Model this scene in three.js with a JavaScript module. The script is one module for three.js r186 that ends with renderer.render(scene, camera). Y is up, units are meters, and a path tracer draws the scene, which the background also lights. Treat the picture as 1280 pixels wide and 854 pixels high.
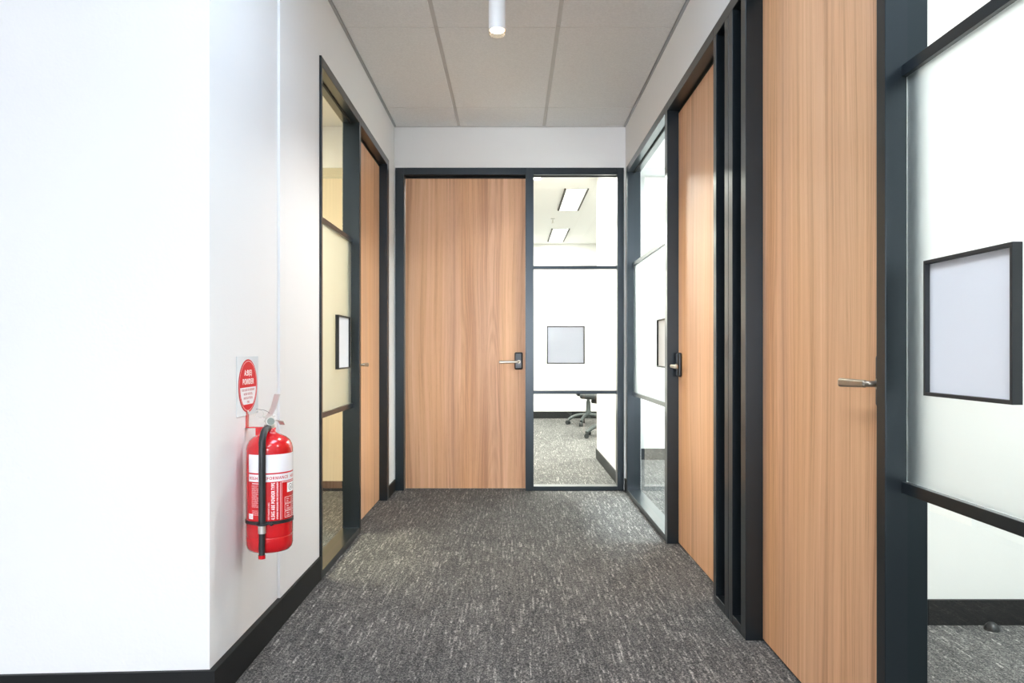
import * as THREE from 'three';
import { RoundedBoxGeometry } from 'three/addons/geometries/RoundedBoxGeometry.js';
import { RectAreaLightUniformsLib } from 'three/addons/lights/RectAreaLightUniformsLib.js';
import { mergeGeometries } from 'three/addons/utils/BufferGeometryUtils.js';

// ------------------------------------------------------------------ camera, sky, lights, exposure
const scene = new THREE.Scene();
const FOCAL = 944.7, EYE = 1.058;
const camera = new THREE.PerspectiveCamera(2 * Math.atan(427 / FOCAL) * 180 / Math.PI, 1280 / 854, 0.05, 100);
camera.position.set(0, EYE, 0);
camera.lookAt(0, EYE, -1);
camera.setViewOffset(1280, 854, 0.5, -12.5, 1280, 854);       // the vanishing point stands at (639.5, 439.5)

const renderer = new THREE.WebGLRenderer({ antialias: true });
renderer.toneMapping = THREE.LinearToneMapping;
renderer.toneMappingExposure = 1.28;
renderer.shadowMap.enabled = true;
RectAreaLightUniformsLib.init();

scene.background = new THREE.Color().setRGB(0.90, 0.935, 1.0);   // overcast daylight outside the lobby windows
scene.backgroundIntensity = 14.5;

const L = {
  corridor: { color: [0.64, 0.81, 1.0], power: 6.5, glow: 3 },
  endRoom: { color: [1.0, 0.94, 0.87], power: 52, glow: 3 },
  leftRoom: { color: [1.0, 0.87, 0.64], power: 46, glow: 3 },
  rightRoom: { color: [0.95, 0.98, 1.02], power: 46, glow: 3 },
  spot: { color: [1.0, 0.94, 0.87], power: 6.5, glow: 4 },
};

// ------------------------------------------------------------------ helpers
let seed = 7;
const rnd = () => { seed = (seed * 1664525 + 1013904223) >>> 0; return seed / 4294967296; };
const lin = (r, g, b) => new THREE.Color().setRGB(r, g, b);
const counts = {};
const numbered = (n) => { const k = counts[n] ?? 0; counts[n] = k + 1; return k ? `${n}_${String(k).padStart(3, '0')}` : n; };
function meta(o, label, category, group, kind) {
  if (label) o.userData.label = label;
  if (category) o.userData.category = category;
  if (group) o.userData.group = group;
  if (kind) o.userData.kind = kind;
  return o;
}
function thing(name, label, category, [x, y, z] = [0, 0, 0], group) {
  const o = new THREE.Group(); o.name = numbered(name); scene.add(o); o.position.set(x, y, z);
  return meta(o, label, category, group);
}
function struct(name, label, [x, y, z] = [0, 0, 0]) {
  const o = new THREE.Group(); o.name = name; scene.add(o); o.position.set(x, y, z);
  return meta(o, label, null, null, 'structure');
}
// uv in metres, by the dominant axis of each normal; offset is the mesh's place in the world
function metreUV(g, ox = 0, oy = 0, oz = 0) {
  const p = g.attributes.position, n = g.attributes.normal, uv = new Float32Array(p.count * 2);
  for (let i = 0; i < p.count; i++) {
    const ax = Math.abs(n.getX(i)), ay = Math.abs(n.getY(i)), az = Math.abs(n.getZ(i));
    const x = p.getX(i) + ox, y = p.getY(i) + oy, z = p.getZ(i) + oz;
    let u, v;
    if (ay >= ax && ay >= az) { u = x; v = z; } else if (ax >= az) { u = z; v = y; } else { u = x; v = y; }
    uv[2 * i] = u; uv[2 * i + 1] = v;
  }
  g.setAttribute('uv', new THREE.BufferAttribute(uv, 2));
  return g;
}
function part(name, geo, mat, parent) {
  const m = new THREE.Mesh(geo, mat); m.name = name; parent.add(m); return m;
}
const origin = (o) => { const v = new THREE.Vector3(); let p = o; while (p) { v.add(p.position); p = p.parent; } return v; };
// a box given by its corners in the world, under a parent that stands anywhere
function box(name, x0, x1, y0, y1, z0, z1, mat, parent, bevel = 0) {
  const w = Math.abs(x1 - x0), h = Math.abs(y1 - y0), d = Math.abs(z1 - z0);
  const cx = (x0 + x1) / 2, cy = (y0 + y1) / 2, cz = (z0 + z1) / 2;
  const g = bevel ? new RoundedBoxGeometry(w, h, d, 2, Math.min(bevel, w / 2.1, h / 2.1, d / 2.1)) : new THREE.BoxGeometry(w, h, d);
  metreUV(g, cx, cy, cz);
  const m = part(name, g, mat, parent), o = origin(parent);
  m.position.set(cx - o.x, cy - o.y, cz - o.z);
  return m;
}
function boxGeo(x0, x1, y0, y1, z0, z1) {
  const g = new THREE.BoxGeometry(Math.abs(x1 - x0), Math.abs(y1 - y0), Math.abs(z1 - z0));
  g.translate((x0 + x1) / 2, (y0 + y1) / 2, (z0 + z1) / 2);
  return g;
}
function tube(points, r, seg = 24, radial = 10) {
  return new THREE.TubeGeometry(new THREE.CatmullRomCurve3(points.map((p) => new THREE.Vector3(...p)), false, 'centripetal'), seg, r, radial, false);
}
const rod = (a, b, r, radial = 12) => tube([a, [(a[0] + b[0]) / 2, (a[1] + b[1]) / 2, (a[2] + b[2]) / 2], b], r, 2, radial);
const lathe = (pts, seg = 40) => new THREE.LatheGeometry(pts.map(([r, y]) => new THREE.Vector2(r, y)), seg);

// ------------------------------------------------------------------ noise and textures
const HASH = new Uint8Array(65536); { for (let i = 0; i < 65536; i++) HASH[i] = Math.floor(rnd() * 256); }
const h2 = (x, y, s) => HASH[((x * 73 + y * 179 + s * 911) ^ (y * 3571 + s * 31)) & 65535] / 255;
// value noise that repeats after px, py cells
function vn(x, y, px, py, s) {
  const xi = Math.floor(x), yi = Math.floor(y), fx = x - xi, fy = y - yi;
  const ux = fx * fx * (3 - 2 * fx), uy = fy * fy * (3 - 2 * fy);
  const m = (a, n) => ((a % n) + n) % n;
  const a = h2(m(xi, px), m(yi, py), s), b = h2(m(xi + 1, px), m(yi, py), s), c = h2(m(xi, px), m(yi + 1, py), s), d = h2(m(xi + 1, px), m(yi + 1, py), s);
  return (a + (b - a) * ux) * (1 - uy) + (c + (d - c) * ux) * uy;
}
function dataTex(w, h, data, srgb) {
  const t = new THREE.DataTexture(data, w, h, THREE.RGBAFormat);
  t.wrapS = t.wrapT = THREE.RepeatWrapping; t.magFilter = THREE.LinearFilter; t.minFilter = THREE.LinearMipmapLinearFilter; t.generateMipmaps = true;
  if (srgb) t.colorSpace = THREE.SRGBColorSpace;
  t.needsUpdate = true;
  return t;
}
function woodTexture(s) {                      // 1.0 m x 2.4 m of straight-grained veneer
  const W = 1024, H = 2048, d = new Uint8Array(W * H * 4);
  const light = [238, 190, 150], mid = [221, 169, 127], dark = [188, 135, 96];
  const pores = new Float32Array(W * H);
  for (let k = 0; k < 9000; k++) {
    const x = Math.floor(rnd() * W), y0 = Math.floor(rnd() * H), len = 12 + rnd() * 60, a = 0.12 + rnd() * 0.4;
    for (let j = 0; j < len; j++) pores[((y0 + j) % H) * W + x] += a * Math.sin(Math.PI * j / len);
  }
  for (let y = 0; y < H; y++) for (let x = 0; x < W; x++) {
    const u = x / W, v = y / H;
    const wob = (vn(u * 3, v * 2, 3, 2, s + 9) - 0.5) * 0.05 + (vn(u * 8, v * 6, 8, 6, s + 10) - 0.5) * 0.012;
    const uu = u + wob;
    const broad = vn(uu * 7, v * 1, 7, 1, s), bands = vn(uu * 28, v * 2, 28, 2, s + 1), mids = vn(uu * 85, v * 3, 85, 3, s + 2), fine = vn(uu * 260, v * 8, 260, 8, s + 3);
    // cathedral figure in some of the strips
    const c = Math.abs(((uu * 4) % 1 + 1) % 1 - 0.5), arch = Math.sin((c * c * 38 + v * 6 + vn(uu * 6, v * 5, 6, 5, s + 4) * 2.2) * 6.283);
    const fig = arch * 0.10 * Math.max(0, vn(uu * 4, v * 2, 4, 2, s + 5) * 1.8 - 0.6);
    let t = 0.50 + (broad - 0.5) * 0.55 + (bands - 0.5) * 0.42 + (mids - 0.5) * 0.40 + (fine - 0.5) * 0.30 + fig - pores[y * W + x] * 0.45;
    t = Math.min(1, Math.max(0, t));
    const grey = (vn(uu * 9, v * 2, 9, 2, s + 6) - 0.5) * 10;
    for (let k = 0; k < 3; k++) {
      const a = t < 0.5 ? dark[k] + (mid[k] - dark[k]) * t * 2 : mid[k] + (light[k] - mid[k]) * (t - 0.5) * 2;
      d[(y * W + x) * 4 + k] = Math.max(0, Math.min(255, a + (k === 0 ? -grey * 0.5 : k === 2 ? grey : 0)));
    }
    d[(y * W + x) * 4 + 3] = 255;
  }
  const t = dataTex(W, H, d, true); t.repeat.set(1, 1 / 2.4);
  return t;
}
const CARPET_W = 1.8, CARPET_H = 3.6;
function carpetTextures() {                    // charcoal loop pile with pale dashes along the corridor
  const W = 2048, H = 2048, c = new Uint8Array(W * H * 4), b = new Uint8Array(W * H * 4), f = new Float32Array(W * H), hgt = new Float32Array(W * H);
  const ppx = W / CARPET_W, ppy = H / CARPET_H;
  for (let k = 0; k < 5200; k++) {
    const cx = Math.floor(rnd() * W), cy = Math.floor(rnd() * H);
    const cl = vn(cx / W * 9, cy / H * 9, 9, 9, 41);
    if (rnd() > 0.25 + cl) continue;
    const len = (0.02 + rnd() * rnd() * 0.12) * ppy, wid = Math.max(2, Math.floor((0.004 + rnd() * 0.006) * ppx)), amp = 0.25 + rnd() * 0.75;
    for (let j = 0; j < len; j++) for (let i = 0; i < wid; i++) {
      const q = ((cy + j) % H) * W + (cx + i) % W;
      const e = Math.min(1, Math.min(j, len - j) / 4 + 0.3);
      f[q] = Math.max(f[q], amp * e * (0.45 + 0.55 * rnd()));
    }
  }
  for (let y = 0; y < H; y++) for (let x = 0; x < W; x++) {
    const q = y * W + x, u = x / W, v = y / H;
    const loop = vn(u * 620, v * 900, 620, 900, 3), grain = rnd(), patch = vn(u * 14, v * 22, 14, 22, 5);
    const rows = vn(u * 300, v * 40, 300, 40, 8);
    const speck = vn(u * 410, v * 520, 410, 520, 13);
    let t = 0.20 + (loop - 0.5) * 0.46 + (speck - 0.5) * 0.30 + 0.10 + (grain - 0.5) * 0.30 + (patch - 0.5) * 0.07 + (rows - 0.5) * 0.16 + f[q] * (0.20 + 0.28 * loop + 0.12 * speck);
    if (grain > 0.97) t += 0.25;
    t = Math.max(0, Math.min(1, t));
    const lo = [34, 35, 36], hi = [200, 195, 189];
    for (let k = 0; k < 3; k++) c[q * 4 + k] = lo[k] + (hi[k] - lo[k]) * t;
    c[q * 4 + 3] = 255;
    const hh = Math.max(0, Math.min(255, 90 + loop * 110 + (grain - 0.5) * 60 + f[q] * 30));
    b[q * 4] = b[q * 4 + 1] = b[q * 4 + 2] = hh; b[q * 4 + 3] = 255;
  }
  const ct = dataTex(W, H, c, true), bt = dataTex(W, H, b, false);
  ct.repeat.set(1 / CARPET_W, 1 / CARPET_H); bt.repeat.copy(ct.repeat);
  return [ct, bt];
}
function plasterBump() {                        // roller stipple, a few pimples and trowel lines; one tile is 1 m
  const W = 1024, b = new Uint8Array(W * W * 4), f = new Float32Array(W * W);
  for (let k = 0; k < 38; k++) {
    const cx = rnd() * W, cy = rnd() * W, r = 1.2 + rnd() * 2.4, a = (rnd() < 0.3 ? -1 : 1) * (0.4 + rnd() * 0.5);
    for (let j = -8; j <= 8; j++) for (let i = -8; i <= 8; i++) {
      const q = ((Math.floor(cy + j) + W) % W) * W + (Math.floor(cx + i) + W) % W;
      f[q] += a * Math.exp(-(i * i + j * j) / (2 * r * r));
    }
  }
  for (let y = 0; y < W; y++) for (let x = 0; x < W; x++) {
    const u = x / W, v = y / W, q = y * W + x;
    const s = vn(u * 180, v * 180, 180, 180, 21) * 0.12 + vn(u * 60, v * 40, 60, 40, 22) * 0.10 + vn(u * 9, v * 7, 9, 7, 23) * 0.22;
    const h = Math.max(0, Math.min(255, (0.3 + s + f[q] * 0.35) * 255));
    b[q * 4] = b[q * 4 + 1] = b[q * 4 + 2] = h; b[q * 4 + 3] = 255;
  }
  return dataTex(W, W, b, false);
}
function speckle(lo, hi, n, s) {                // fine speckle for ceiling tiles
  const W = 512, d = new Uint8Array(W * W * 4);
  for (let q = 0; q < W * W; q++) {
    const v = lo + (hi - lo) * (0.5 + (vn((q % W) / W * n, Math.floor(q / W) / W * n, n, n, s) - 0.5) * 0.8 + (rnd() - 0.5) * 0.4);
    d[q * 4] = v; d[q * 4 + 1] = v; d[q * 4 + 2] = v; d[q * 4 + 3] = 255;
  }
  return dataTex(W, W, d, true);
}

// ------------------------------------------------------------------ materials
const std = (o) => new THREE.MeshStandardMaterial(o), phy = (o) => new THREE.MeshPhysicalMaterial(o);
const [carpetColor, carpetBump] = carpetTextures();
const bump = plasterBump();
const M = {
  carpet: std({ map: carpetColor, bumpMap: carpetBump, bumpScale: 0.004, roughness: 1.0 }),
  wall: std({ color: lin(0.85, 0.85, 0.85), roughness: 0.75, bumpMap: bump, bumpScale: 0.0012 }),
  roomWall: std({ color: lin(0.80, 0.80, 0.78), roughness: 0.8 }),
  cream: std({ color: lin(0.72, 0.66, 0.52), roughness: 0.85 }),
  ceiling: std({ color: lin(0.82, 0.815, 0.80), roughness: 0.95 }),
  tile: std({ map: speckle(230, 242, 150, 61), roughness: 0.95 }),
  grid: std({ color: lin(0.62, 0.61, 0.60), roughness: 0.6 }),
  shadowTrim: std({ color: lin(0.42, 0.43, 0.44), roughness: 0.5, metalness: 0.2 }),
  black: phy({ color: lin(0.030, 0.039, 0.046), metalness: 0.8, roughness: 0.30, clearcoat: 0.25, clearcoatRoughness: 0.2 }),
  seal: std({ color: lin(0.006, 0.006, 0.006), roughness: 0.8 }),
  skirting: phy({ color: lin(0.007, 0.008, 0.0085), roughness: 0.55, specularIntensity: 0.6 }),
  infill: phy({ color: lin(0.006, 0.008, 0.009), roughness: 0.18 }),
  glass: phy({ color: lin(0.87, 0.96, 0.935), transmission: 1, thickness: 0, roughness: 0.0, ior: 1.5 }),
  frost: phy({ color: lin(0.90, 0.975, 0.945), transmission: 1, thickness: 0.004, roughness: 0.47, ior: 1.4 }),
  holder: std({ color: lin(0.014, 0.017, 0.019), roughness: 0.5 }),
  signPanel: std({ color: lin(0.80, 0.82, 0.86), roughness: 0.5 }),
  nickel: std({ color: lin(0.40, 0.355, 0.29), metalness: 0.95, roughness: 0.34 }),
  lockBlack: phy({ color: lin(0.008, 0.009, 0.011), roughness: 0.3, clearcoat: 0.15, clearcoatRoughness: 0.1 }),
  lockKeys: std({ color: lin(0.030, 0.040, 0.052), roughness: 0.35 }),
  whitePaint: std({ color: lin(0.82, 0.82, 0.82), roughness: 0.4 }),
  red: phy({ color: lin(0.62, 0.006, 0.012), roughness: 0.22, clearcoat: 0.8, clearcoatRoughness: 0.08 }),
  steel: std({ color: lin(0.62, 0.60, 0.56), metalness: 0.7, roughness: 0.38 }),
  rubber: std({ color: lin(0.018, 0.020, 0.022), roughness: 0.42 }),
  chairGrey: std({ color: lin(0.075, 0.09, 0.09), roughness: 0.45 }),
  chairBlack: std({ color: lin(0.02, 0.024, 0.025), roughness: 0.6 }),
  lining: std({ color: lin(0.30, 0.28, 0.26), roughness: 0.6 }),
  slotDark: std({ color: lin(0.03, 0.028, 0.02), roughness: 0.8 }),
};
const glow = (c, k) => std({ color: lin(0.9, 0.9, 0.9), emissive: lin(...c), emissiveIntensity: k, roughness: 0.6 });
const G = { corridor: glow(L.corridor.color, L.corridor.glow), end: glow(L.endRoom.color, L.endRoom.glow), left: glow(L.leftRoom.color, L.leftRoom.glow), right: glow(L.rightRoom.color, L.rightRoom.glow), spot: glow([1.0, 0.93, 0.78], L.spot.glow) };

// ------------------------------------------------------------------ the building (X to the right, depth d = -z)
const CEIL = 2.768, XL = -0.892, XR = 0.866, XCOL = -0.902, DEND = 5.75, SK = 0.108;
const FT = 2.433;                                // top of the side frames

{ // floor
  const f = struct('floor', 'charcoal loop pile carpet with pale dashes along the corridor');
  box('carpet', -4.3, 3.5, -0.1, 0, -12.1, 8.1, M.carpet, f);
}
{ // ceiling: each corridor tile a piece, rooms a plain slab
  const c = struct('ceiling', 'white suspended ceiling of rectangular tiles in a slim metal grid');
  box('slab', -4.3, 3.5, CEIL + 0.02, CEIL + 0.14, -12.1, 8.1, M.ceiling, c);
  box('lining', -4.3, XL - 0.1, CEIL, CEIL + 0.02, -5.75, -2.3, M.ceiling, c);
  box('lining', -4.3, XL, CEIL, CEIL + 0.02, -2.28, 8.1, M.ceiling, c);
  box('lining', XR + 0.1, 3.5, CEIL, CEIL + 0.02, -7.4, 8.1, M.ceiling, c);
  box('lining', -4.3, 3.5, CEIL, CEIL + 0.02, -12.1, -7.5, M.ceiling, c);
  box('lining', -4.3, 0.845, CEIL, CEIL + 0.02, -7.5, -5.85, M.ceiling, c);
  const xs = [XL + 0.016, -0.40, 0.245, XR - 0.016], ds = [5.734, 5.297, 3.988, 2.679, 1.37, 0.061, -1.248, -2.557, -3.866, -5.175, -6.484, -7.98];
  for (let i = 0; i < 3; i++) for (let j = 0; j < ds.length - 1; j++) {
    const gx0 = i ? 0.011 : 0, gx1 = i < 2 ? 0.011 : 0, g0 = j ? 0.003 : 0;
    box('ceiling_tile', xs[i] + gx0, xs[i + 1] - gx1, CEIL, CEIL + 0.018, -(ds[j] - g0), -(ds[j + 1] + 0.003), M.tile, c, 0.003);
  }
  for (const x of [xs[1], xs[2]]) box('grid_bar', x - 0.012, x + 0.012, CEIL + 0.006, CEIL + 0.02, -5.74, 8.0, M.grid, c);
  for (const d of ds.slice(1, -1)) box('grid_bar', XL, XR, CEIL + 0.004, CEIL + 0.02, -d - 0.006, -d + 0.006, M.grid, c);
  box('edge_trim', XL, XL + 0.014, CEIL - 0.004, CEIL + 0.02, -5.74, -2.911, M.shadowTrim, c);
  box('edge_trim', XR - 0.014, XR, CEIL - 0.004, CEIL + 0.02, -5.74, 8.0, M.shadowTrim, c);
  box('edge_trim', XL, XR, CEIL - 0.004, CEIL + 0.02, -5.75, -5.738, M.grid, c);
}
// footprint polygon to a wall
function footprint(name, pts, y0, y1, mat, parent) {
  const s = new THREE.Shape(pts.map(([x, z]) => new THREE.Vector2(x, -z)));
  const g = new THREE.ExtrudeGeometry(s, { depth: y1 - y0, bevelEnabled: false });
  g.rotateX(-Math.PI / 2); g.translate(0, y0, 0); g.computeVertexNormals();
  metreUV(g);
  return part(name, g, mat, parent);
}
const SLOPE = 0.055, fz = (x, o = 0) => -2.257 + (XCOL - x) * SLOPE + o;
{
  const w = struct('wall_column', 'white painted concrete column wall with a sharp corner, cool in the light');
  footprint('concrete', [[XCOL, -2.257], [XCOL, -2.911], [-1.002, -2.911], [-1.002, fz(-1.002) - 0.2], [-4.3, fz(-4.3) - 0.2], [-4.3, fz(-4.3)]].reverse(), 0, CEIL + 0.02, M.wall, w);
  const l = struct('wall_left', 'white plasterboard corridor wall round the glazed panel and its door');
  box('plasterboard', XL, XL - 0.1, 0, CEIL + 0.02, -3.530, -2.911, M.wall, l);
  box('plasterboard', XL, XL - 0.1, FT, CEIL + 0.02, -5.75, -3.530, M.wall, l);
  box('plasterboard', XL, XL - 0.1, 0, FT, -5.75, -5.44, M.wall, l);
  box('plasterboard', XL - 0.1, XL - 0.2, 0, CEIL + 0.02, -3.42, -2.911, M.roomWall, l);
  const r = struct('wall_right', 'white plasterboard corridor wall above a row of doors and glass');
  box('plasterboard', XR, XR + 0.1, FT, CEIL + 0.02, -5.85, -0.75, M.wall, r);
  box('plasterboard', XR, XR + 0.1, 0, FT, -5.75, -5.64, M.wall, r);
  box('plasterboard', XR, XR + 0.1, 0, CEIL + 0.02, -0.75, 8.1, M.wall, r);
  const e = struct('wall_end', 'white wall closing the corridor above a timber door and glass panel');
  box('plasterboard', XL, XR, 2.455, CEIL + 0.02, -5.85, -5.75, M.wall, e);
  box('plasterboard', XL, -0.884, 0, 2.455, -5.85, -5.75, M.wall, e);
  box('plasterboard', 0.853, XR, 0, 2.455, -5.85, -5.75, M.wall, e);
  const lr = struct('wall_left_room', 'cream wall seen in the warm room behind the left glass');
  box('upper_lining', -4.3, XL - 0.1, 2.45, CEIL + 0.02, -5.85, -5.745, M.roomWall, lr);
  box('lower_lining', -4.3, XL - 0.1, 0, 2.45, -5.85, -5.735, M.cream, lr);
  const b = struct('wall_beyond', 'pale wall running on behind the glass panel of the corridor end');
  box('plasterboard', 0.845, 0.966, 0, CEIL + 0.02, -7.5, -5.85, M.roomWall, b);
  box('plasterboard', 0.966, 3.5, 0, CEIL + 0.02, -7.5, -7.4, M.roomWall, b);
  const p = struct('wall_partition', 'white partition wall between the two rooms on the right side');
  box('plasterboard', 0.975, 3.5, 0, CEIL + 0.02, -3.03, -2.93, M.roomWall, p);
  box('plasterboard', 0.966, 3.5, 0, CEIL + 0.02, 1.5, 1.6, M.roomWall, p);
  const far = struct('wall_far', 'bright far wall of the large office beyond the corridor end');
  box('plasterboard', -4.3, 3.5, 0, CEIL + 0.02, -12.1, -12.0, M.roomWall, far);
  box('ledge', -4.3, 3.5, SK, 0.21, -12.0, -11.955, M.roomWall, far, 0.004);
  const o = struct('wall_outer', 'plain white outer walls of the office floor');
  box('plasterboard', -4.4, -4.3, 0, CEIL + 0.02, -12.1, -2.2, M.roomWall, o);
  box('timber_lining', -4.4, -4.3, 0, CEIL + 0.02, -2.2, 8.1, M.lining, o);
  box('plasterboard', 3.5, 3.6, 0, CEIL + 0.02, -12.1, 8.1, M.roomWall, o);
}
{ // lobby window wall behind the camera, open to the sky
  const w = struct('wall_rear', 'rear lobby wall with a broad window to the daylight');
  box('plasterboard', -4.3, 0.966, 0, 0.10, 8.0, 8.1, M.wall, w);
  box('plasterboard', -4.3, 0.966, 2.66, CEIL + 0.02, 8.0, 8.1, M.wall, w);
  box('plasterboard', -4.3, -3.9, 0.10, 2.66, 8.0, 8.1, M.wall, w);
  box('plasterboard', 0.8, 0.966, 0.10, 2.66, 8.0, 8.1, M.wall, w);
  box('plasterboard', 0.966, 3.5, 0, CEIL + 0.02, 8.0, 8.1, M.roomWall, w);
  const g = struct('window_5', 'broad black framed lobby window', [-1.55, 0.10, 8.05]);
  for (const x of [-3.88, -2.3, -0.75, 0.78]) box('mullion', x - 0.03, x + 0.03, 0.10, 2.66, 8.02, 8.08, M.black, g, 0.002);
  for (const y of [0.13, 2.63]) box('rail', -3.85, 0.75, y - 0.03, y + 0.03, 8.02, 8.08, M.black, g, 0.002);
}
// skirtings
{
  const s = struct('baseboard_left', 'black skirting along the foot of the left walls');
  footprint('board', [[XL + 0.010, fz(XCOL, 0.012)], [XL + 0.010, -2.911], [XCOL, -2.911], [XCOL, fz(XCOL)], [-4.3, fz(-4.3)], [-4.3, fz(-4.3, 0.012)]], 0, SK, M.skirting, s);
  box('board', XL, XL + 0.010, 0, SK, -3.530, -2.911, M.skirting, s, 0.001);
  box('board', XL, XL + 0.010, 0, 0.085, -5.75, -5.435, M.skirting, s, 0.001);
  const r = struct('baseboard_right', 'short black skirting in the right corner of the corridor end');
  box('board', XR - 0.010, XR, 0, 0.095, -5.742, -5.645, M.skirting, r, 0.001);
  box('board', XR, XR - 0.010, 0, SK, -0.75, 8.0, M.skirting, r, 0.001);
  const t = struct('baseboard_rooms', 'dark skirting along the walls of the rooms behind the glass');
  box('board', -4.3, XL - 0.1, 0, 0.075, -5.735, -5.722, M.skirting, t, 0.001);
  box('board', 0.835, 0.845, 0, 0.095, -7.5, -5.86, M.skirting, t, 0.001);
  box('board', 0.966, 3.5, 0, SK, -7.4, -7.388, M.skirting, t, 0.001);
  box('board', 0.98, 3.5, 0, 0.098, -2.93, -2.918, M.skirting, t, 0.001);
  box('board', -4.3, 3.5, 0, SK, -12.0, -11.95, M.skirting, t, 0.001);
}

// ------------------------------------------------------------------ doors and glazing
const BV = 0.0018;
const TR = [[1.688, 1.714], [0.733, 0.759]];     // the two glazing bars
// a run of members along a wall: q(a0, a1, t0, t1) turns "along" and "into the wall" into world x and z
const side = (s, face) => (a0, a1, t0, t1) => [s * (face + t0), s * (face + t1), -a0, -a1];
const endq = (face) => (a0, a1, t0, t1) => [a0, a1, -(face + t0), -(face + t1)];
function member(name, q, a0, a1, y0, y1, t0, t1, mat, parent, bevel = BV) {
  const [x0, x1, z0, z1] = q(a0, a1, t0, t1);
  return box(name, x0, x1, y0, y1, z0, z1, mat, parent, bevel);
}
const DEPTH = 0.098, GL = 0.051;                 // depth of the frame, place of the glass in it
function glazing(name, label, q, a0, a1, top, sill, head, base, extra) {
  const g = struct(name, label, base);
  const in0 = extra[0][1], in1 = extra[1][0];
  member('frame_head', q, in0, in1, top - head, top, 0, DEPTH, M.black, g);
  member('frame_sill', q, in0, in1, 0, sill, 0, DEPTH, M.black, g);
  for (const [j0, j1] of extra) member('jamb', q, j0, j1, 0, top, 0, DEPTH, M.black, g);
  TR.forEach(([y0, y1]) => member('transom', q, in0, in1, y0, y1, GL - 0.013, GL + 0.017, M.black, g, 0.001));
  const ys = [[sill, TR[1][0], 0], [TR[1][1], TR[0][0], 1], [TR[0][1], top - head, 0]];
  for (const [y0, y1, fr] of ys) {
    const p = member(fr ? 'frosted_pane' : 'pane', q, in0 + 0.001, in1 - 0.001, y0 + 0.001, y1 - 0.001, GL - 0.002, GL + 0.002, fr ? M.frost : M.glass, g, 0);
    if (fr) p.userData.label = 'frosted middle pane'; else {
      const [x0, x1, z0, z1] = q(in0, in1, GL, GL), w = Math.max(Math.abs(x1 - x0), Math.abs(z1 - z0));
      p.geometry = new THREE.PlaneGeometry(w - 0.002, y1 - y0 - 0.002);
      if (Math.abs(x1 - x0) < Math.abs(z1 - z0)) p.geometry.rotateY(Math.PI / 2);
    }
  }
  // slim bead along the top of the glass
  member('glazing_bead', q, in0, in1, top - head - 0.006, top - head, GL - 0.006, GL + 0.006, M.seal, g, 0);
  return g;
}
function doorMaterial(tex, flip) {
  const t = tex.clone(); t.needsUpdate = true;
  t.repeat.set(flip ? -1 : 1, 1 / 2.4);
  return std({ map: t, roughness: 0.42 });
}
const woodA = woodTexture(11), woodB = woodTexture(57);
// lever set on a door: built facing +z, lever pointing to -x, spindle at the origin
function handleSet(parent, pos, turn, mirror) {
  const h = new THREE.Group(); h.name = 'handle'; parent.add(h);
  const o = origin(parent); h.position.set(pos[0] - o.x, pos[1] - o.y, pos[2] - o.z); h.rotation.y = turn;
  const sx = mirror ? -1 : 1;
  const plate = new RoundedBoxGeometry(0.062, 0.132, 0.022, 4, 0.0105); plate.translate(0, 0.007, 0.011);
  part('lock_plate', plate, M.lockBlack, h);
  const key = new RoundedBoxGeometry(0.040, 0.046, 0.003, 2, 0.0014); key.translate(0, 0.041, 0.0225);
  part('reader', key, M.lockKeys, h);
  const foot = new RoundedBoxGeometry(0.040, 0.020, 0.003, 2, 0.0014); foot.translate(0, -0.040, 0.0225);
  part('reader', foot, M.lockKeys, h);
  const rose = new THREE.CylinderGeometry(0.013, 0.014, 0.010, 24); rose.rotateX(Math.PI / 2); rose.translate(0, 0, 0.026);
  const neck = tube([[0, 0, 0.022], [0, 0, 0.040], [-0.003 * sx, 0, 0.049], [-0.016 * sx, 0, 0.054]], 0.0075, 16, 14);
  part('neck', mergeGeometries([rose.toNonIndexed(), neck.toNonIndexed()]), M.nickel, h);
  // a flattened grip, thicker at the end of it
  const grip = new RoundedBoxGeometry(0.146, 0.022, 0.014, 5, 0.0068);
  const p = grip.attributes.position;
  for (let i = 0; i < p.count; i++) { const k = (sx * p.getX(i) + 0.073) / 0.146; p.setY(i, p.getY(i) * (1.05 - 0.22 * k) - 0.002 * (1 - k)); }
  grip.computeVertexNormals();
  grip.translate(-0.078 * sx, 0, 0.055);
  part('lever', grip, M.nickel, h);
  return h;
}
function leafGeo(parent, q, a0, a1, top, t0, mat) {
  return member('leaf', q, a0, a1, 0.008, top, t0, t0 + 0.040, mat, parent, 0.0012);
}

// --- corridor end: timber door and glass panel beside it
{
  const q = endq(5.74);
  const d = struct('door_1', 'timber veneer door closing the corridor end, black lever on its right edge', [-0.354, 0, -5.79]);
  member('frame_head', q, -0.818, 0.107, 2.402, 2.455, 0, DEPTH, M.black, d);
  member('jamb', q, -0.884, -0.818, 0, 2.455, 0, DEPTH, M.black, d);
  member('door_stop', q, -0.818, 0.109, 2.388, 2.402, 0.066, DEPTH, M.seal, d, 0);
  leafGeo(d, q, -0.815, 0.106, 2.385, 0.060, doorMaterial(woodA, false));
  handleSet(d, [0.054, 0.979, -5.800], 0, false);
  glazing('window_1', 'tall glass panel beside the end door, frosted in its middle', q, 0.107, 0.853, 2.455, 0.033, 0.053, [0.48, 0, -5.79], [[0.107, 0.167], [0.804, 0.853]]);
}
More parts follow.
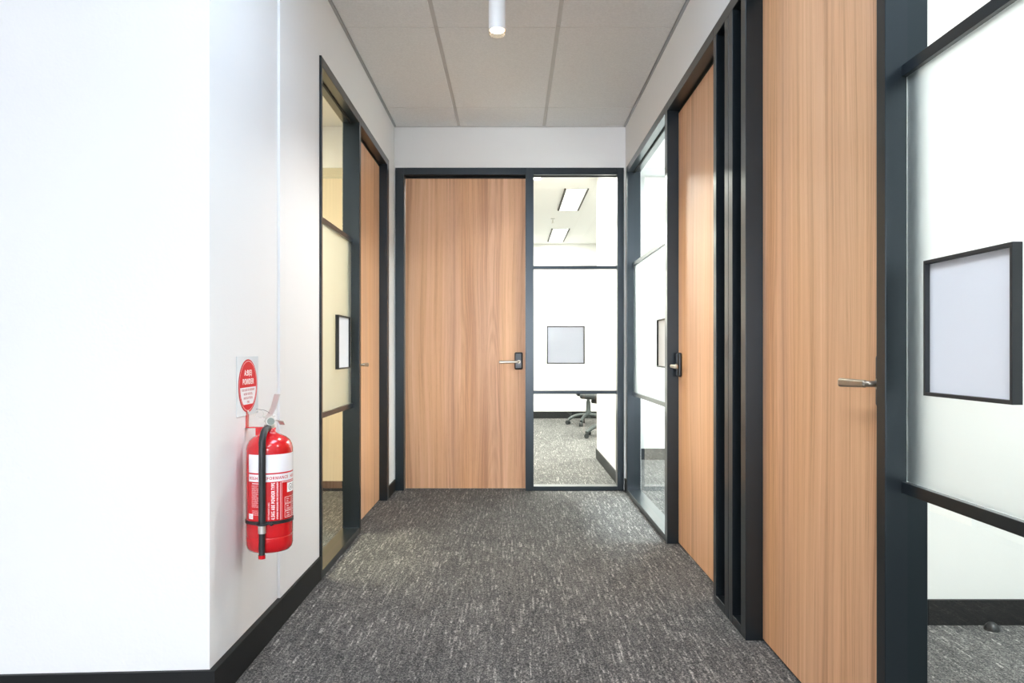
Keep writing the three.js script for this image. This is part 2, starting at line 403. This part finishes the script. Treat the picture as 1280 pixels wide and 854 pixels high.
// --- left side: glass panel, then a timber door
{
  const q = side(-1, 0.882);
  glazing('window_2', 'glass panel of the warm room on the left of the corridor', q, 3.52, 4.429, FT, 0.036, 0.048, [-0.93, 0, -3.98], [[3.505, 3.530], [4.383, 4.429]]);
  const d = struct('door_2', 'timber veneer door in the left wall beside the glass panel', [-0.93, 0, -4.9]);
  member('frame_head', q, 4.429, 5.358, FT - 0.048, FT, 0, DEPTH, M.black, d);
  member('jamb', q, 5.358, 5.438, 0, FT, 0, DEPTH, M.black, d);
  member('door_stop', q, 4.429, 5.358, FT - 0.062, FT - 0.048, 0.062, DEPTH, M.seal, d, 0);
  leafGeo(d, q, 4.432, 5.355, 2.368, 0.056, doorMaterial(woodB, true));
  handleSet(d, [-0.938, 0.979, -4.492], Math.PI / 2, true);
}
// --- right side, from the far end: glass, door, slotted posts, door, glass
{
  const q = side(1, 0.856);
  glazing('window_3', 'narrow looking glass panel at the far end of the right wall', q, 4.158, 5.64, FT, 0.036, 0.048, [0.905, 0, -4.9], [[4.158, 4.223], [5.59, 5.64]]);
  const d = struct('door_3', 'timber veneer door in the right wall beside the far glass panel', [0.905, 0, -3.68]);
  member('frame_head', q, 3.208, 4.158, FT - 0.048, FT, 0, DEPTH, M.black, d);
  member('door_stop', q, 3.208, 4.158, FT - 0.062, FT - 0.048, 0.068, DEPTH, M.seal, d, 0);
  leafGeo(d, q, 3.211, 4.155, 2.368, 0.062, doorMaterial(woodB, false));
  handleSet(d, [0.918, 0.979, -4.095], -Math.PI / 2, true);

  const t = struct('trim_1', 'black posts with two narrow dark slots between the right hand doors', [0.905, 0, -2.98]);
  member('frame_head', q, 2.765, 3.208, FT - 0.048, FT, 0, DEPTH, M.black, t);
  for (const [a, b] of [[3.165, 3.208], [2.987, 3.039], [2.931, 2.983], [2.765, 2.823]]) member('post', q, a, b, 0, FT - 0.048, 0, DEPTH, M.black, t);
  for (const [a, b] of [[3.039, 3.165], [2.823, 2.931]]) {
    member('slot_rail', q, a, b, 0, 0.036, 0, DEPTH, M.black, t);
    member('infill_panel', q, a, b, 0.036, FT - 0.048, 0.058, 0.075, M.infill, t, 0);
  }
  member('door_seal', q, 2.983, 2.987, 0, FT - 0.05, 0.006, DEPTH, M.seal, t, 0);

  const n = struct('door_4', 'timber veneer door standing nearest in the right wall', [0.905, 0, -2.27]);
  member('frame_head', q, 1.774, 2.765, FT - 0.048, FT, 0, DEPTH, M.black, n);
  member('door_stop', q, 1.774, 2.765, FT - 0.062, FT - 0.048, 0.068, DEPTH, M.seal, n, 0);
  leafGeo(n, q, 1.777, 2.762, 2.368, 0.062, doorMaterial(woodA, true));
  handleSet(n, [0.918, 0.979, -1.837], -Math.PI / 2, false);
  glazing('window_4', 'large glass panel nearest on the right, frosted in its middle', q, 0.80, 1.774, FT, 0.036, 0.048, [0.905, 0, -1.27], [[0.80, 0.85], [1.732, 1.774]]);
}

// ------------------------------------------------------------------ sign holders on the glass
function signHolder(label, pos, turn) {          // front faces +z; its back lies on the glass
  const h = thing('sign_holder', label, 'sign holder', pos, 'blank sign holders on the frosted glass');
  h.rotation.y = turn;
  const W = 0.288, T = 0.0065, D = 0.019;
  const o = new THREE.Shape([[-W / 2, -W / 2], [W / 2, -W / 2], [W / 2, W / 2], [-W / 2, W / 2]].map((p) => new THREE.Vector2(...p)));
  const i = W / 2 - T;
  o.holes.push(new THREE.Path([[-i, -i], [-i, i], [i, i], [i, -i]].map((p) => new THREE.Vector2(...p))));
  const g = new THREE.ExtrudeGeometry(o, { depth: D - 0.001, bevelEnabled: true, bevelSize: 0.0006, bevelThickness: 0.0006, bevelSegments: 1 });
  g.translate(0, 0, 0.0006);
  part('frame', g, M.holder, h);
  part('insert', boxGeo(-i, i, -i, i, 0.0005, 0.009), M.signPanel, h).userData.label = 'blank white insert';
}
{
  signHolder('square black framed blank sign on the glass beside the end door', [0.414, 1.108, -(5.74 + GL - 0.0026)], 0);
  signHolder('square black framed blank sign on the glass of the warm room', [-(0.882 + GL - 0.0026), 1.108, -4.133], Math.PI / 2);
  signHolder('square black framed blank sign on the far right glass, half hidden by a post', [0.856 + GL - 0.0026, 1.108, -4.473], -Math.PI / 2);
  signHolder('large looking square black framed blank sign on the nearest glass', [0.856 + GL - 0.0026, 1.108, -1.481], -Math.PI / 2);
}

// ------------------------------------------------------------------ fire extinguisher, bracket and sign
const EX = [-0.81, 0, -2.53], ER = 0.075, VIEW = Math.atan2(0.81, 2.53);
const around = (deg, r, y) => { const a = VIEW + deg * Math.PI / 180; return [r * Math.sin(a), y, r * Math.cos(a)]; };
function labelTexture() {
  const W = 1400, H = 1150, c = document.createElement('canvas'); c.width = W; c.height = H;
  const x = c.getContext('2d');
  x.fillStyle = '#d00a16'; x.fillRect(0, 0, W, H);
  x.fillStyle = '#f3f2f6'; x.fillRect(0, 0, W, 320);
  x.fillRect(0, 345, W, 130);
  x.fillStyle = '#c81a28'; x.font = 'bold 74px sans-serif'; x.textAlign = 'left'; x.textBaseline = 'middle';
  x.fillText('HIGH PERFORMANCE   HIGH PERFORMANCE', 20, 412);
  x.fillStyle = '#ffffff';
  x.fillRect(90, 500, 170, 12);
  x.font = '20px sans-serif';
  const words = ['REMOVE SAFETY PIN', 'STAND BACK', 'AIM NOZZLE AT BASE', 'SQUEEZE LEVER', 'SWEEP FROM SIDE TO SIDE', 'RECHARGE AFTER USE', 'KEEP UPRIGHT'];
  for (let k = 0; k < 18; k++) x.fillText(words[k % 7], 80, 540 + k * 22, 200);
  for (let k = 0; k < 4; k++) x.fillText(words[(k + 2) % 7], 90, 980 + k * 24, 170);
  x.fillRect(0, 1040, 110, 92);
  x.fillStyle = '#c81a28'; x.fillText('SERVICE', 12, 1070); x.fillText('RECORD', 12, 1100);
  x.fillStyle = '#ffffff';
  const vert = (t, px, size, weight, w) => { x.save(); x.translate(px, 1140); x.rotate(-Math.PI / 2); x.font = `${weight} ${size}px sans-serif`; x.fillText(t, 0, 0, w); x.restore(); };
  vert('4.5KG ABE POWDER TYPE', 470, 84, 'bold', 650);
  vert('STORED PRESSURE FIRE EXTINGUISHER', 545, 40, 'bold', 650);
  vert('DRY POWDER A:B(E)', 400, 34, 'normal', 600);
  x.fillRect(595, 490, 6, 660); x.fillRect(620, 490, 780, 10);
  x.fillRect(620, 490, 6, 660);
  x.fillRect(740, 520, 460, 170);
  x.fillStyle = '#222'; x.lineWidth = 9; x.strokeStyle = '#222';
  x.beginPath(); x.arc(840, 605, 55, 0, 7); x.stroke(); x.font = 'bold 70px sans-serif'; x.fillText('A', 818, 608);
  x.beginPath(); x.arc(980, 605, 55, 0, 7); x.stroke(); x.fillText('B', 956, 608);
  x.beginPath(); x.arc(1120, 605, 55, 0, 7); x.stroke(); x.fillText('E', 1098, 608);
  x.strokeStyle = '#fff'; x.fillStyle = '#fff'; x.lineWidth = 7;
  for (let k = 0; k < 3; k++) {
    const y = 770 + k * 125; x.strokeRect(690, y, 170, 108);
    x.font = 'bold 30px sans-serif'; x.fillText(['PULL', 'AIM', 'PRESS'][k], 722, y + 36); x.fillText(['PIN', 'NOZZLE', 'LEVER'][k], 722, y + 78);
    x.strokeRect(890, y, 200, 108); x.fillText(['WOOD', 'LIQUID', 'LIVE'][k], 930, y + 36); x.fillText(['PAPER', 'FIRES', 'POWER'][k], 930, y + 78);
  }
  const t = new THREE.CanvasTexture(c); t.colorSpace = THREE.SRGBColorSpace; t.anisotropy = 8;
  return t;
}
{
  const e = thing('fire_extinguisher', 'red fire extinguisher with black hose hanging on the white column wall', 'fire extinguisher', EX);
  const B = 0.396;
  part('cylinder', lathe([[0, B], [0.05, B], [0.066, B + 0.004], [0.0725, B + 0.012], [ER, B + 0.024], [ER, B + 0.050], [ER - 0.0016, B + 0.052], [ER - 0.0016, B + 0.054], [ER, B + 0.056], [ER, B + 0.083], [ER - 0.0010, B + 0.085], [ER, B + 0.087],
    [ER, 0.735], [ER - 0.003, 0.749], [ER - 0.010, 0.762], [ER - 0.022, 0.773], [ER - 0.038, 0.781], [0.026, 0.785], [0.0215, 0.788], [0.0200, 0.792], [0.0200, 0.803], [0, 0.803]], 64), M.red, e);
  const span = 200 * Math.PI / 180, lg = new THREE.CylinderGeometry(ER + 0.0004, ER + 0.0004, 0.214, 64, 1, true, VIEW - 59 * Math.PI / 180, span);
  lg.translate(0, 0.7215 - 0.107, 0);
  part('label', lg, phy({ map: labelTexture(), roughness: 0.3, clearcoat: 0.6, clearcoatRoughness: 0.1 }), e).userData.label = 'red and white printed label';
  // valve, handles, gauge, pin
  part('valve', lathe([[0.0, 0.800], [0.0175, 0.800], [0.0185, 0.803], [0.0185, 0.812], [0.0145, 0.815], [0.0145, 0.836], [0.012, 0.842], [0, 0.842]], 28), M.steel, e);
  const plate = (pts, w, th) => {                // a folded strip along pts in the plane of the picture, w wide in depth
    const g = [];
    for (let k = 0; k + 1 < pts.length; k++) {
      const [ax, ay] = pts[k], [bx, by] = pts[k + 1], len = Math.hypot(bx - ax, by - ay);
      const b = new RoundedBoxGeometry(len + th, w, th, 2, th * 0.45);
      b.rotateX(Math.PI / 2 * 0); b.rotateZ(Math.atan2(by - ay, bx - ax) * 0);
      b.rotateX(Math.PI / 2); b.rotateZ(Math.atan2(by - ay, bx - ax)); b.translate((ax + bx) / 2, (ay + by) / 2, 0);
      g.push(b);
    }
    const m = mergeGeometries(g); m.rotateY(VIEW + 0.9); return m;
  };
  const up = part('squeeze_lever', plate([[-0.018, 0.838], [0.002, 0.846], [0.020, 0.868], [0.040, 0.912]], 0.024, 0.003), M.steel, e);
  up.userData.label = 'bright steel lever raised';
  part('carry_handle', plate([[-0.016, 0.826], [0.030, 0.826], [0.058, 0.820], [0.066, 0.808]], 0.022, 0.003), M.steel, e);
  const gz = new THREE.CylinderGeometry(0.014, 0.014, 0.012, 28); gz.rotateX(Math.PI / 2); gz.rotateY(VIEW); gz.translate(...around(8, 0.020, 0.826));
  const gauge = part('gauge', gz, M.steel, e);
  const gf = new THREE.CylinderGeometry(0.0118, 0.0118, 0.001, 28); gf.rotateX(Math.PI / 2); gf.rotateY(VIEW); gf.translate(...around(8, 0.0265, 0.826));
  part('dial', gf, std({ color: lin(0.22, 0.25, 0.22), roughness: 0.3 }), gauge);
  const ring = new THREE.TorusGeometry(0.013, 0.0011, 8, 28); ring.rotateY(VIEW - 0.2); ring.translate(...around(-80, 0.033, 0.850));
  part('pin_ring', ring, M.steel, e);
  part('safety_pin', rod(around(-80, 0.022, 0.842), around(80, 0.018, 0.842), 0.0016), M.steel, e);
  part('tag_tie', tube([around(-60, 0.050, 0.868), around(-40, 0.022, 0.862), around(0, 0.010, 0.853)], 0.0007, 12, 6), M.rubber, e);
  // hose, ferrule, nozzle and rubber strap
  part('hose', tube([around(-16, 0.010, 0.803), around(-16, 0.036, 0.803), around(-15, 0.062, 0.797), around(-15, ER + 0.009, 0.775), around(-15, ER + 0.014, 0.73), around(-15, ER + 0.014, 0.62), around(-15.5, ER + 0.013, 0.495)], 0.0112, 60, 16), M.rubber, e);
  part('ferrule', rod(around(-15.5, ER + 0.013, 0.498), around(-15.5, ER + 0.013, 0.470), 0.0122, 20), M.steel, e);
  part('nozzle', rod(around(-15.5, ER + 0.013, 0.472), around(-16, ER + 0.012, 0.396), 0.0098, 20), M.rubber, e);
  const cap = part('nozzle_cap', rod(around(-16, ER + 0.012, 0.400), around(-16, ER + 0.012, 0.388), 0.0112, 20), M.red, e);
  cap.userData.label = 'red nozzle tip';
  const st = new THREE.CylinderGeometry(ER + 0.0022, ER + 0.0022, 0.011, 56, 1, false); st.rotateZ(0.02); st.rotateX(-0.03); st.translate(0, 0.497, 0);
  part('strap', st, M.rubber, e);
  const lp = new THREE.TorusGeometry(0.0165, 0.003, 8, 24); lp.rotateX(Math.PI / 2); lp.translate(...around(-15.5, ER + 0.013, 0.499));
  part('strap_loop', lp, M.rubber, e);
  part('strap_knot', new THREE.SphereGeometry(0.006, 12, 8).translate(...around(4, ER + 0.004, 0.496)), M.rubber, e);

  const b = thing('wall_bracket', 'red steel hook bracket screwed to the column wall, holding the extinguisher', 'bracket', [XCOL, 0.80, -2.575]);
  const up2 = mergeGeometries([boxGeo(0, 0.003, 0.0, 0.062, -0.011, 0.011)]);
  part('wall_tab', up2, M.red, b);
  part('arm', new RoundedBoxGeometry(0.082, 0.004, 0.024, 2, 0.0015).translate(0.041, 0.0, 0.004), M.red, b);
  part('hook_plate', new RoundedBoxGeometry(0.034, 0.034, 0.003, 2, 0.001).translate(0.052, -0.016, 0.016), M.red, b);
  const sc = new THREE.SphereGeometry(0.0065, 16, 10); sc.scale(0.5, 1, 1); sc.translate(0.004, 0.051, 0);
  part('screw', sc, M.steel, b);
}
function signTexture() {
  const c = document.createElement('canvas'); c.width = c.height = 1024;
  const x = c.getContext('2d');
  x.fillStyle = '#c20d18'; x.fillRect(0, 0, 1024, 1024);
  x.fillStyle = '#d9141f'; x.beginPath(); x.arc(512, 512, 500, 0, 7); x.fill();
  x.strokeStyle = '#f7d9dc'; x.lineWidth = 10; x.beginPath(); x.arc(512, 512, 478, 0, 7); x.stroke();
  x.save(); x.beginPath(); x.arc(512, 512, 440, 0, 7); x.clip();
  x.fillStyle = '#f4f1f4'; x.fillRect(0, 540, 1024, 330); x.restore();
  x.fillStyle = '#ffffff'; x.textAlign = 'center'; x.textBaseline = 'middle';
  x.font = 'bold 150px sans-serif'; x.fillText('A:B(E)', 512, 260, 440); x.fillText('POWDER', 512, 430, 640);
  x.fillStyle = '#b3303c'; x.font = 'bold 62px sans-serif';
  ['TO BE USED FOR ORDINARY', 'WOOD TEXTILES,', 'AND ELECTRICAL', 'FIRE'].forEach((t, k) => x.fillText(t, 512, 590 + k * 78, [720, 560, 640, 200][k]));
  const t = new THREE.CanvasTexture(c); t.colorSpace = THREE.SRGBColorSpace; t.anisotropy = 8;
  return t;
}
{
  const s = thing('fire_sign', 'round red powder extinguisher sign on a clear square sheet on the column wall', 'sign', [XCOL, 0.941, -2.580]);
  part('backing_sheet', boxGeo(0.0003, 0.0018, -0.100, 0.100, -0.104, 0.104), phy({ color: lin(0.70, 0.75, 0.80), roughness: 0.12 }), s).userData.label = 'pale clear plastic square';
  const g = new THREE.CylinderGeometry(0.0905, 0.0905, 0.0010, 72); g.rotateZ(-Math.PI / 2); g.translate(0.0024, 0, 0);
  const m = part('disc', g, std({ color: lin(0.55, 0.01, 0.015), roughness: 0.3 }), s);
  const f = new THREE.CircleGeometry(0.0900, 72); f.rotateY(Math.PI / 2); f.translate(0.0031, 0, 0);
  part('print', f, phy({ map: signTexture(), roughness: 0.5, specularIntensity: 0.4 }), m);
}

// ------------------------------------------------------------------ lamps
function downlight(label, x, d) {
  const y = 2.490, t = thing('ceiling_light', label, 'downlight', [x, y, -d], 'white tube downlights of the corridor');
  part('tube', lathe([[0, CEIL - y], [0.0375, CEIL - y], [0.0375, 0.001], [0.0368, 0], [0.0345, 0], [0.0345, 0.004], [0, 0.004]], 40), M.whitePaint, t);
  part('lens', new THREE.CylinderGeometry(0.0343, 0.0343, 0.004, 36).translate(0, 0.0012, 0), G.spot, t).userData.label = 'glowing warm lens';
  part('collar', lathe([[0.0366, 0.0], [0.0370, -0.019], [0.0362, -0.020], [0.0356, -0.019], [0.0356, 0.0]], 40), phy({ color: lin(0.84, 0.78, 0.69), transmission: 1, thickness: 0, roughness: 0.0 }), t).userData.label = 'clear acrylic ring';
  const s = new THREE.SpotLight(lin(...L.spot.color), L.spot.power, 0, 1.12, 0.6, 2);
  s.position.set(x, y - 0.006, -d); s.target.position.set(x, 0, -d); s.castShadow = true; s.shadow.radius = 1.5;
  scene.add(s, s.target);
}
downlight('white tube downlight hanging from the middle of the corridor ceiling', -0.064, 3.37);
downlight('white tube downlight above the lobby end of the corridor', -0.064, 0.72);
function panel(label, x, d, mat, light, w, l, slots, group) {
  const t = thing('ceiling_light', label, 'ceiling light', [x, CEIL, -d], group);
  part('diffuser', boxGeo(-w / 2 + 0.012, w / 2 - 0.012, -0.006, -0.001, -l / 2 + 0.012, l / 2 - 0.012), mat, t);
  part('frame', mergeGeometries([boxGeo(-w / 2, w / 2, -0.012, 0, -l / 2, -l / 2 + 0.012), boxGeo(-w / 2, w / 2, -0.012, 0, l / 2 - 0.012, l / 2), boxGeo(-w / 2, -w / 2 + 0.012, -0.012, 0, -l / 2 + 0.012, l / 2 - 0.012), boxGeo(w / 2 - 0.012, w / 2, -0.012, 0, -l / 2 + 0.012, l / 2 - 0.012)]), M.whitePaint, t);
  if (slots) for (const sx of [-1, 1]) for (const sz of [-1, 1]) part('air_slot', boxGeo(sx * (w / 2 + 0.006) - 0.009, sx * (w / 2 + 0.006) + 0.009, -0.013, 0, sz * l / 4 - l / 4 + 0.012, sz * l / 4 + l / 4 - 0.012), M.slotDark, t);
  const a = new THREE.RectAreaLight(lin(...light.color), light.power, w - 0.03, l - 0.03);
  a.position.set(x, CEIL - 0.014, -d); a.rotation.x = -Math.PI / 2; scene.add(a);
}
const PG = 'flat panel lights of the rooms round the corridor';
panel('panel light in the corridor ceiling above the column corner', -0.0775, 2.02, G.corridor, L.corridor, 0.6, 1.2, false, PG);
panel('panel light in the corridor ceiling by the nearest glass', -0.0775, -0.60, G.corridor, L.corridor, 0.6, 1.2, false, PG);
panel('panel light of the warm room behind the left glass', -2.4, 4.2, G.left, L.leftRoom, 0.6, 1.2, false, PG);
panel('panel light of the far room behind the right glass', 2.1, 4.4, G.right, L.rightRoom, 0.6, 1.2, false, PG);
panel('panel light at the back of the far right room', 2.1, 6.3, G.right, L.rightRoom, 0.6, 1.2, false, PG);
panel('panel light of the near room behind the right glass', 2.2, 1.4, G.right, L.rightRoom, 0.6, 1.2, false, PG);
const TG = 'slotted ceiling lights of the office beyond the corridor end';
panel('bright ceiling light with dark air slots, first one seen through the end glass', 0.682, 8.52, G.end, L.endRoom, 0.225, 1.22, true, TG);
panel('smaller looking ceiling light with dark air slots deeper behind the end glass', 0.682, 11.1, G.end, L.endRoom, 0.225, 1.22, true, TG);
for (const [x, d, w] of [[-1.3, 8.5, 'first'], [-1.3, 11.0, 'second'], [2.2, 8.6, 'third'], [0.0, 6.9, 'fourth']]) panel(`panel light of the office hidden from the corridor, ${w} along its ceiling`, x, d, G.end, L.endRoom, 0.6, 1.2, false, PG);
{
  const s = thing('fire_sprinkler', 'tiny sprinkler head on the office ceiling behind the end glass', 'sprinkler', [0.53, CEIL, -9.75]);
  part('rose', lathe([[0, 0], [0.03, 0], [0.022, -0.012], [0, -0.012]], 20), M.whitePaint, s);
  part('head', lathe([[0, -0.012], [0.008, -0.012], [0.008, -0.05], [0.02, -0.052], [0.02, -0.055], [0, -0.055]], 16), M.steel, s);
}

// ------------------------------------------------------------------ things in the rooms
{
  const c = thing('office_chair', 'grey office chair on castors standing deeper in the office behind the end glass', 'chair', [1.107, 0, -10.9]);
  c.userData.group = 'office chairs behind the end glass';
  for (let k = 0; k < 5; k++) {
    const a = Math.PI + 0.15 + k * 2 * Math.PI / 5, cx = Math.cos(a), cz = Math.sin(a);
    part('leg', tube([[cx * 0.02, 0.150, cz * 0.02], [cx * 0.13, 0.145, cz * 0.13], [cx * 0.23, 0.110, cz * 0.23], [cx * 0.285, 0.072, cz * 0.285]], 0.021, 20, 10), M.chairGrey, c);
    const w = [];
    for (const s of [-1, 1]) { const g = new THREE.CylinderGeometry(0.030, 0.030, 0.020, 20); g.rotateX(Math.PI / 2); g.translate(0, 0.030, s * 0.015); w.push(g); }
    const g = mergeGeometries(w); g.rotateY(a * 1.7); g.translate(cx * 0.295, 0, cz * 0.295);
    part('castor', g, M.chairBlack, c);
  }
  part('stem', lathe([[0, 0.10], [0.040, 0.10], [0.044, 0.19], [0.034, 0.21], [0.032, 0.33], [0.024, 0.345], [0.022, 0.44], [0, 0.44]], 24), M.chairGrey, c);
  part('mechanism', new RoundedBoxGeometry(0.30, 0.055, 0.22, 3, 0.02).translate(-0.02, 0.445, 0), M.chairBlack, c);
  part('seat', new RoundedBoxGeometry(0.50, 0.07, 0.48, 5, 0.032).translate(0, 0.505, 0), M.chairBlack, c);
  part('back_frame', tube([[0.10, 0.43, -0.02], [0.22, 0.38, 0.0], [0.30, 0.44, 0.0], [0.28, 0.60, 0.0], [0.27, 0.98, 0.0]], 0.024, 30, 10), M.chairGrey, c);
  part('backrest', new RoundedBoxGeometry(0.05, 0.50, 0.44, 5, 0.022).translate(0.27, 0.84, 0), M.chairBlack, c);
  const c2 = c.clone(); c2.name = numbered('office_chair'); scene.add(c2);
  c2.position.set(1.175, 0, -9.33); c2.rotation.y = 0.62;
  c2.userData.label = 'grey office chair nearer the end glass, mostly hidden behind the pale wall edge';

  const d = thing('door_stop', 'small black dome door stop on the carpet behind the nearest right glass', 'door stop', [1.825, 0, -2.872]);
  const dome = new THREE.SphereGeometry(0.027, 28, 14, 0, Math.PI * 2, 0, Math.PI / 2); dome.scale(1, 1.1, 1);
  part('dome', dome, M.rubber, d);
}

scene.traverse((o) => { if (o.isMesh) { o.castShadow = !(o.material.transmission > 0); o.receiveShadow = true; } });
renderer.render(scene, camera);
